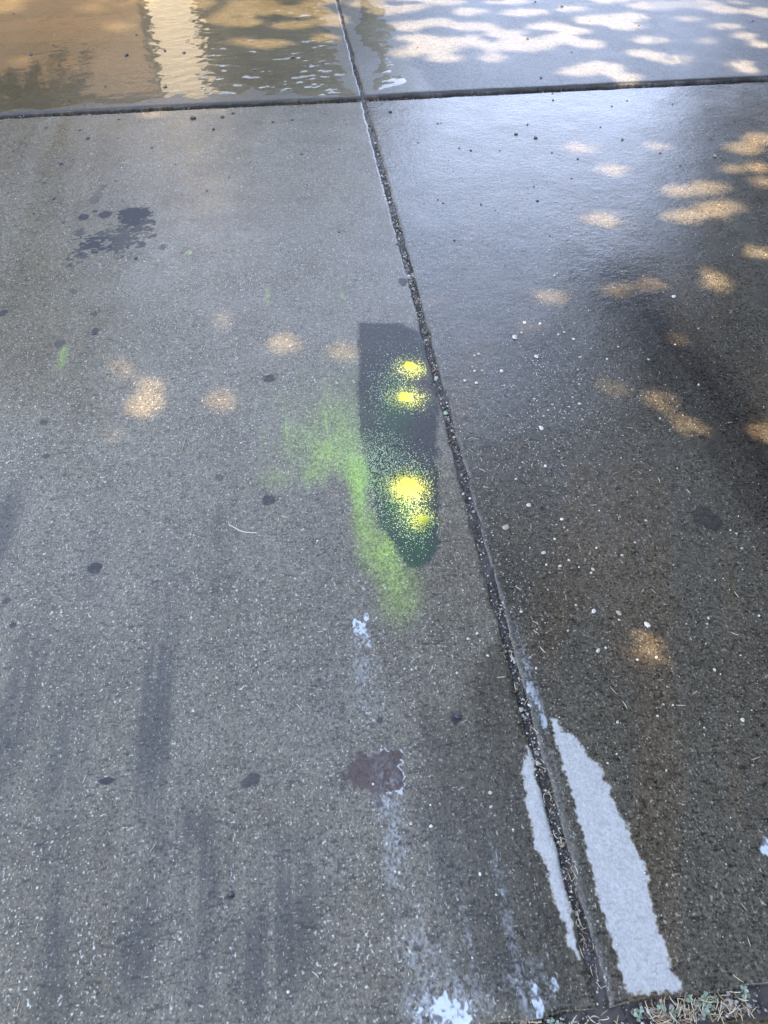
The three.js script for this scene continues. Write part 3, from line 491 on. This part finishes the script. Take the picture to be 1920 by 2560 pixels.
for (const p of [[28, 484, 9], [571, 581, 8], [655, 597, 9], [375, 650, 6], [838, 686, 6], [1030, 604, 6], [1193, 661, 6], [728, 405, 4], [731, 434, 5], [1050, 436, 5], [246, 533, 4], [232, 535, 4], [147, 616, 4], [500, 650, 4], [620, 540, 5], [1247, 450, 4], [935, 550, 4], [985, 460, 5], [663, 868, 7], [233, 862, 5], [255, 877, 5], [325, 640, 5], [1280, 715, 5], [810, 770, 5], [648, 805, 5], [725, 660, 5], [1480, 450, 4], [1410, 602, 5], [305, 1040, 6], [715, 1020, 5], [1350, 945, 5], [420, 885, 5], [480, 910, 4]]) stone('bark_crumb', C2, p, darkCrumb, 'dark crumb of bark on the sky-lit part of the right slab', 'bark crumb', 'bark crumbs on the right slab', .8);
for (const p of [[677, 346, 6], [768, 38, 8], [652, 16, 5], [145, 215, 5], [888, 100, 4], [620, 178, 7], [810, 235, 4], [1100, 120, 5], [1590, 100, 5]]) stone('bark_crumb', C2, p, darkCrumb, 'dark crumb of bark on the sun-flecked slab beyond the cross joint', 'bark crumb', 'bark crumbs on the sun-flecked slab', .8);
stone('bark_crumb', C7, [1000, 545, 14], darkCrumb.slice(1, 2), 'shiny black crumb of bark alone on the streaked slab', 'bark crumb');
stone('bark_crumb', C6, [320, 885, 14], darkCrumb.slice(1, 2), 'black crumb of bark beside a needle, left of the long joint', 'bark crumb');
// grit that nobody could count
{
  const list = [], cols = [], add = (x, z, r, c) => { if (inJoint(x, z)) return; E4.set(rr(0, 6), rr(0, 6), rr(0, 6)); Q4.setFromEuler(E4); M4.compose(V4.set(x, topY(x, z) + r * .3, z), Q4, S4.set(r, r * .8, r * .9)); list.push(M4.clone()); cols.push(c); };
  const pale = () => { const k = rr(.30, .62); return rgb(k, k * .94, k * .80); };
  for (let i = 0; i < 900; i++) { const p = C4(700 + gauss() * 190, 640 + gauss() * 210); if (p[0] > .03) add(p[0], p[1], rr(.0006, .0019), pale()); }
  for (let i = 0; i < 900; i++) { const p = C2(420 + gauss() * 330, 1000 + gauss() * 160); if (p[0] > .03) add(p[0], p[1], rr(.0008, .0024), rnd() < .5 ? pale() : rgb(.16, .14, .12)); }
  for (let i = 0; i < 1300; i++) { const p = [rr(.05, 1.3), rr(-2.6, ZB - .03)]; add(p[0], p[1], rr(.0005, .0014) * (rnd() < .1 ? 1.5 : 1), pale()); }
  for (let i = 0; i < 900; i++) { const p = [rr(-1.8, -.03), rr(-3.8, ZB - .03)]; add(p[0], p[1], rr(.0004, .0011), rnd() < .75 ? pale() : rgb(.05, .045, .04)); }
  for (let i = 0; i < 500; i++) { const z = rr(-3.6, -.9); const p = [.015 + Math.abs(gauss()) * .035, z]; add(p[0] + .01, z, rr(.0006, .0018), pale()); }
  const put = (x, y, z, r, c) => { E4.set(rr(0, 6), rr(0, 6), rr(0, 6)); Q4.setFromEuler(E4); M4.compose(V4.set(x, y, z), Q4, S4.set(r * rr(.8, 1.3), r * rr(.5, .9), r)); list.push(M4.clone()); cols.push(c); };
  const soil = () => { const k = rnd() < .25 ? rr(.2, .45) : rr(.02, .12); return rgb(k, k * .9, k * .78); };
  for (let i = 0; i < 4200; i++) put(gauss() * .0075, -.005 + rr(-.003, .005), rr(-4.6, ZB), rr(.0008, .0028), soil());
  for (let i = 0; i < 1400; i++) put(rr(-2.2, 2.4), -.012 + rr(-.003, .005), ZC + gauss() * .011, rr(.001, .0035), soil());
  for (let i = 0; i < 2200; i++) put(rr(-.35, 1.0), -.013 + rr(-.004, .008), ZB + rr(-.003, .036), rr(.001, .0036), soil());
  const m = new THREE.InstancedMesh(new THREE.IcosahedronGeometry(1, 0), std([1, 1, 1], .55), list.length); list.forEach((q, i) => { m.setMatrixAt(i, q); m.setColorAt(i, cols[i]); });
  m.name = 'grit'; m.castShadow = m.receiveShadow = true; scene.add(m); tag(m, 'fine grit strewn over the front slabs and packed in the joints', 'grit', null, 'stuff');
}
// ---------------------------------------------------------------- fallen needles
function needleGeo(len, wid, bend, twist) {
  const n = 5, P = [], I = [], N = 4;
  for (let i = 0; i <= n; i++) {
    const t = i / n, s = (t - .5) * len, w = wid * .5 * Math.pow(Math.sin(Math.PI * (.10 + .82 * t)), .6), cx = s, cz = bend * len * (4 * (t - .5) ** 2 - .5), cy = wid * .5 + twist * len * (t - .5) ** 2;
    for (let k = 0; k < N; k++) { const a = k / N * 6.2832; P.push(cx, cy + Math.sin(a) * w * .7, cz + Math.cos(a) * w); }
  }
  for (let i = 0; i < n; i++) for (let k = 0; k < N; k++) { const a = i * N + k, b = i * N + (k + 1) % N; I.push(a, b, a + N, b, b + N, a + N); }
  I.push(0, 2, 1, 0, 3, 2); const e = n * N; I.push(e, e + 1, e + 2, e, e + 2, e + 3);
  const g = new THREE.BufferGeometry(); g.setAttribute('position', new THREE.Float32BufferAttribute(P, 3)); g.setIndex(I); g.computeVertexNormals(); return g;
}
const needleG = [...Array(7)].map((_, i) => needleGeo(1, .095, [-.10, -.05, .03, .06, .14, .02, 0][i], rr(0, .25)));
const straw = [std([.40, .33, .20], .5), std([.31, .23, .13], .5), std([.45, .40, .29], .45), std([.22, .14, .075], .55)];
function needle(x, y, z, ang, len, label, group, tilt = 0) {
  const o = obj('spruce_needle', needleG[Math.floor(rnd() * 7)], straw[Math.floor(rnd() * 4)]);
  o.position.set(x, y, z); o.rotation.set(0, ang, tilt, 'YXZ'); o.scale.set(len, len, len); return tag(o, label, 'needle', group);
}
const drop = (f, pts, label, group) => { for (const [x, y, a] of pts) { const p = f(x, y); needle(p[0], topY(p[0], p[1]) - .0002, p[1], a ?? rr(0, 6.28), rr(.014, .021), label, group); } };
const LR = 'dry straw-coloured needle lying on the dark slab right of the long joint', GR = 'needles on the right slab';
drop(C4, [[1420, 215], [1500, 240], [1580, 205], [1418, 265], [1025, 338], [1190, 506], [660, 510], [360, 378], [393, 210], [543, 600], [480, 680], [545, 690], [505, 728], [1062, 742], [1195, 660], [1493, 720], [1360, 885], [1105, 935], [1188, 968], [1315, 1018], [1343, 1090], [905, 1075], [495, 905], [545, 885], [640, 902], [625, 960], [460, 1015], [425, 925], [420, 880], [375, 840], [645, 997], [775, 515], [645, 272], [850, 220], [545, 105], [1090, 78], [1315, 20], [570, 800], [575, 815], [600, 790], [615, 795], [590, 745], [400, 790], [370, 790], [405, 960], [470, 960], [1650, 512], [440, 1000]], LR, GR);
drop(C6, [[845, 150], [785, 372], [655, 482], [655, 520], [684, 597], [1163, 343], [1523, 360], [1515, 528], [990, 773], [1343, 780], [1040, 835], [1282, 836], [1605, 1065], [1210, 70], [580, 330], [635, 62], [1238, 100], [1008, 712], [1015, 25]], LR, GR);
drop(C8, [[1577, 750, 1.5], [1555, 600, 1.9], [1285, 155, -.3]], LR, GR);
drop(C8, [[1100, 740, -.1]], 'needle lying on the pale dry patch of the right slab');
drop(C8, [[1530, 910, -.8]], 'needle on the rounded near edge of the right slab');
const LL = 'dry curved needle lying on the slab left of the long joint', GL = 'needles on the left slab';
drop(C6, [[205, 680, 1], [345, 905, .5], [50, 462, -.7], [505, 715, 0]], LL, GL);
drop(C5, [[1255, 315, 1.1], [1298, 385, .7], [1385, 517, 0], [1615, 620, -.5], [1295, 845, -1], [1230, 20, -.6], [1242, 75, -.8]], LL, GL);
drop(C7, [[365, 50, 1.3], [565, 125, -.9], [663, 345, 1], [160, 690, 1.4], [432, 728, 1.4], [470, 955, 1.3], [80, 1030, 1.4], [1363, 892, -.8], [450, 415, -1.2]], LL, GL);
drop(C3, [[865, 253, .4], [800, 278, -1], [880, 190, 1.3], [1120, 268, .4], [1550, 105, .2], [1130, 785], [1020, 850]], LL, GL);
drop(C4, [[90, 768, .4]], 'needle lying on the blackened, dye-stained strip');
drop(C1, [[1500, 910, -.7], [1420, 880, .3], [1410, 880, .2], [235, 155, -.6], [90, 676, 0]], LL, GL);
drop(C2, [[15, 967, -.6], [628, 943, 1], [605, 1085, 0], [1620, 895, 1], [1130, 930, .9], [315, 1080, -.5], [260, 880, 0], [490, 1085, .5], [90, 960], [170, 955]], LR, GR);
{ // needles caught in the long joint and in the strip along the near edge
  const zs = [C4(160, 190)[1], C4(200, 360)[1], C4(330, 760)[1], C4(320, 800)[1], C6(550, 580)[1], C6(600, 720)[1], C6(620, 800)[1], C6(640, 930)[1], C6(680, 1050)[1], C8(740, 140)[1], C8(760, 200)[1], C8(790, 300)[1], C8(840, 440)[1], C8(840, 460)[1], C8(865, 580)[1], C8(890, 650)[1], C8(910, 710)[1], C8(945, 870)[1]];
  for (let i = 0; i < 96; i++) { const z = zs[Math.floor(rnd() * zs.length)] + gauss() * .016, x = gauss() * .008; needle(x, -.004 + rr(0, .007), Math.min(z, ZB - .01), Math.PI / 2 + gauss() * .7, rr(.010, .017), 'straw-coloured needle caught in the long joint', 'needles in the long joint', gauss() * .3); }
  for (let i = 0; i < 150; i++) { const x = i < 90 ? C8(1150 + rr(0, 420), 1000)[0] : C8(580 + rr(0, 1000), 1000)[0], z = ZB + rr(.003, .037); needle(x, -.006 + rr(0, .012), z, rr(0, 6.28), rr(.015, .025), 'straw-coloured needle in the litter along the near edge of the slabs', 'needles along the near edge', gauss() * .35); }
}
// long pale twig
{
  const p = C5(990, 55), q = C5(1050, 85), r = C5(1108, 90), y = topY(...q) + .0012;
  const c = new THREE.CatmullRomCurve3([[...p], [...q], [...r]].map(([x, z]) => new THREE.Vector3(x - q[0], 0, z - q[1])));
  const t = obj('twig', new THREE.TubeGeometry(c, 10, .0013, 5), straw[2]); t.position.set(q[0], y, q[1]); tag(t, 'thin bent pale twig lying on the streaked slab', 'twig');
  const a = C3(783, 852), b = C3(803, 778), d = [(a[0] + b[0]) / 2, (a[1] + b[1]) / 2];
  const s = obj('twig', new THREE.TubeGeometry(new THREE.CatmullRomCurve3([new THREE.Vector3(a[0] - d[0], 0, a[1] - d[1]), new THREE.Vector3(.002, .001, 0), new THREE.Vector3(b[0] - d[0], 0, b[1] - d[1])]), 8, .0011, 5), straw[1]); s.position.set(d[0], topY(...d) + .001, d[1]); tag(s, 'straight brown twig lying left of the dye', 'twig');
}
// stones wedged in the long joint
for (let i = 0; i < 110; i++) { const z = i < 60 ? rr(-3.6, -1.6) : rr(-1.9, ZB - .05), R = rr(.002, .0058); stoneAt('joint_pebble', gauss() * .007, z, R, jointStone, 'small pebble wedged in the dirt of the long joint', 'pebble', 'pebbles wedged in the long joint', 1, -.008 + rr(0, .005)); }
for (let i = 0; i < 26; i++) { const c = G(883, 585); stoneAt('joint_pebble', gauss() * .012 - .002, c[1] + gauss() * .05, rr(.003, .008), jointStone, 'small pebble wedged in the dirt of the long joint', 'pebble', 'pebbles wedged in the long joint', 1, -.008); }
// litter along the near edge
const CG = crop(1240, 2260, 2.44);
for (const [x, y, r, l] of [[1070, 590, 20, 'white rounded stone at the near end of the wide dry patch'], [1130, 625, 17, 'narrow white stone beside the clover'], [1445, 595, 27, 'large white stone in the needle litter, the largest'], [1232, 572, 17, 'pale stone half under the clover leaves'], [925, 594, 15, 'buff stone at the foot of the long joint']]) { const c = CG(x, y), e = CG(x + r, y); stoneAt('stone', c[0], Math.max(c[1], ZB + .012), Math.abs(e[0] - c[0]) * 1.1, paleStone.slice(0, 1), l, 'stone', null, .9, -.012); }
for (let i = 0; i < 60; i++) stoneAt('litter_pebble', C8(650 + rr(0, 950), 1000)[0], ZB + rr(.005, .034), rr(.002, .006), jointStone, 'small pebble in the litter along the near edge of the slabs', 'pebble', 'pebbles along the near edge', 1, -.014);
// clover and small leaves
const leafM = [std([.15, .20, .13], .55), std([.21, .26, .19], .5), std([.12, .17, .09], .55)];
function leafletGeo() {
  const s = new THREE.Shape(); s.moveTo(0, 0); s.bezierCurveTo(.25, .15, .62, .55, .38, .95); s.bezierCurveTo(.25, 1.05, .1, 1.0, 0, .88); s.bezierCurveTo(-.1, 1.0, -.25, 1.05, -.38, .95); s.bezierCurveTo(-.62, .55, -.25, .15, 0, 0);
  const g = new THREE.ExtrudeGeometry(s, { depth: .03, bevelEnabled: false, curveSegments: 5 }); g.rotateX(-Math.PI / 2); g.rotateX(0);
  const p = g.attributes.position; for (let i = 0; i < p.count; i++) p.setY(i, p.getY(i) + Math.abs(p.getX(i)) * .35 - p.getZ(i) * p.getZ(i) * .12); g.computeVertexNormals(); return g;
}
const leaflet = leafletGeo();
function clover(x, z, r, n, label) {
  const t = grp('clover', x, -.012, z); tag(t, label, 'plant', 'clover along the near edge');
  for (let i = 0; i < n; i++) {
    const a = rr(0, 6.28), d = r * rr(.2, 1), h = rr(.006, .02), lx = Math.cos(a) * d, lz = Math.sin(a) * d * .6;
    const st = obj('stem', new THREE.TubeGeometry(new THREE.CatmullRomCurve3([new THREE.Vector3(0, 0, 0), new THREE.Vector3(lx * .6, h * .9, lz * .6), new THREE.Vector3(lx, h, lz)]), 5, .0006, 4), leafM[2], t);
    for (let k = 0; k < 3; k++) { const l = obj('leaflet', leaflet, leafM[Math.floor(rnd() * 3)], st); l.position.set(lx, h, lz); l.rotation.set(rr(-.2, .2), a + k * 2.09 + rr(-.2, .2), rr(-.25, .25), 'YXZ'); const s = rr(.005, .0085); l.scale.set(s, s, s); }
  }
}
for (const [x, y, n, l] of [[1215, 600, 3, 'clover with pale round leaves between the white stones'], [1290, 615, 4, 'widest clump of clover in the needle litter'], [1072, 650, 2, 'small clover below the white rounded stone'], [865, 705, 2, 'small clover at the foot of the long joint'], [1470, 545, 2, 'few clover leaves behind the largest white stone'], [320, 700, 2, 'few clover leaves left of the long joint']]) { const c = CG(x, y); clover(c[0], clamp(c[1], ZB + .010, ZB + .03), .022, n, l); }
for (const [f, x, y, l] of [[C4, 278, 683, 'single pale green leaf lying in the long joint'], [C4, 255, 530, 'small green leaf stuck in the long joint above the single pale leaf']]) { const c = f(x, y), o = obj('fallen_leaf', leaflet, leafM[1]); o.position.set(.004, .001, c[1]); o.rotation.set(.1, 1.2, .2); o.scale.setScalar(.014); tag(o, l, 'leaf'); }
// ---------------------------------------------------------------- green dye powder
{
  const fields = [[1050, 1260, 85, 62, 2200, 0], [900, 1110, 95, 70, 900, 2], [850, 1240, 60, 80, 600, 1.4], [980, 1400, 110, 75, 1000, 1.5], [1145, 1490, 55, 50, 700, .4], [1100, 1560, 90, 60, 260, 1.6], [930, 530, 70, 95, 620, 2], [1060, 430, 62, 48, 480, .5], [1110, 450, 45, 30, 260, .6], [1015, 650, 78, 50, 800, .6], [1100, 670, 50, 35, 260, .7], [890, 970, 80, 75, 340, 2.2], [790, 1010, 55, 70, 200, 2.3], [1000, 300, 110, 60, 110, 2.4], [1120, 1130, 60, 70, 300, 2], [770, 1180, 50, 120, 320, 1.6], [700, 1180, 60, 120, 260, 1.3], [1050, 1650, 110, 70, 130, 1.8], [560, 1010, 160, 120, 260, 1.7], [840, 700, 60, 120, 180, 2.3]];
  const list = [], cols = [];
  for (const [cx, cy, sx, sy, n, tone] of fields) for (let i = 0; i < n; i++) {
    const gx = gauss(), gy = gauss(), c = CD(cx + gx * sx, cy + gy * sy), d = Math.hypot(gx, gy), q = tone + d * .45 + rr(-.4, .4); if (c[0] > -.025) continue;
    const r = rr(.0006, .0015) * (rnd() < .15 ? 1.5 : 1); E4.set(rr(0, 6), rr(0, 6), rr(0, 6)); Q4.setFromEuler(E4); M4.compose(V4.set(c[0], topY(...c) + r * .35, c[1]), Q4, S4.set(r * rr(.8, 1.5), r * .7, r)); list.push(M4.clone());
    cols.push(q < .7 ? rgb(.48, .50, .07) : q < 1.5 ? rgb(.42, .53, .15) : q < 2.1 ? rgb(.36, .52, .22) : rgb(.44, .53, .33));
  }
  const m = new THREE.InstancedMesh(new THREE.OctahedronGeometry(1, 0), std([1, 1, 1], .8), list.length); list.forEach((q, i) => { m.setMatrixAt(i, q); m.setColorAt(i, cols[i]); });
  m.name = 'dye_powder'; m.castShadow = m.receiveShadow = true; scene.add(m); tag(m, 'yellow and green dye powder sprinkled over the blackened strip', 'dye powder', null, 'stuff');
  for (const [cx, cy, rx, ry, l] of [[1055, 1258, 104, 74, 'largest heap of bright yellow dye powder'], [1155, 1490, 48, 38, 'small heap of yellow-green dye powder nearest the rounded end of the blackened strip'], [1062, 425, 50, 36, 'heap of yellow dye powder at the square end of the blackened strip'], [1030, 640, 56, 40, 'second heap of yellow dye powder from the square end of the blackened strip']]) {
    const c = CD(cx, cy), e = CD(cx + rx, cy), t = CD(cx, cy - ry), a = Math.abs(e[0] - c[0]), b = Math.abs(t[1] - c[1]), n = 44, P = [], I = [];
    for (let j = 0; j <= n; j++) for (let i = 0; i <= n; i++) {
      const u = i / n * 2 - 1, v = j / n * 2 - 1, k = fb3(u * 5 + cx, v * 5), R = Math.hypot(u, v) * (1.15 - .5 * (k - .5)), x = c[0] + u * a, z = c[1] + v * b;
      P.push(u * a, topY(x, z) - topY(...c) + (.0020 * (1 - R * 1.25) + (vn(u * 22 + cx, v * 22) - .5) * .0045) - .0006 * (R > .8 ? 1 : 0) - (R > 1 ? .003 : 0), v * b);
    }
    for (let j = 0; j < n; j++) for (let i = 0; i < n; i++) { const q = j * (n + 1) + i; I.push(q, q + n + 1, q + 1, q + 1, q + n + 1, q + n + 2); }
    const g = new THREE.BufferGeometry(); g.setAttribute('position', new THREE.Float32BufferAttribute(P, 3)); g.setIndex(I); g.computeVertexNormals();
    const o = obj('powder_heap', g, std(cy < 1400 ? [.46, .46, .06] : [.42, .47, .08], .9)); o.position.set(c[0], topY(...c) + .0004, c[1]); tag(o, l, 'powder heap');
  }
}
renderer.render(scene, camera);
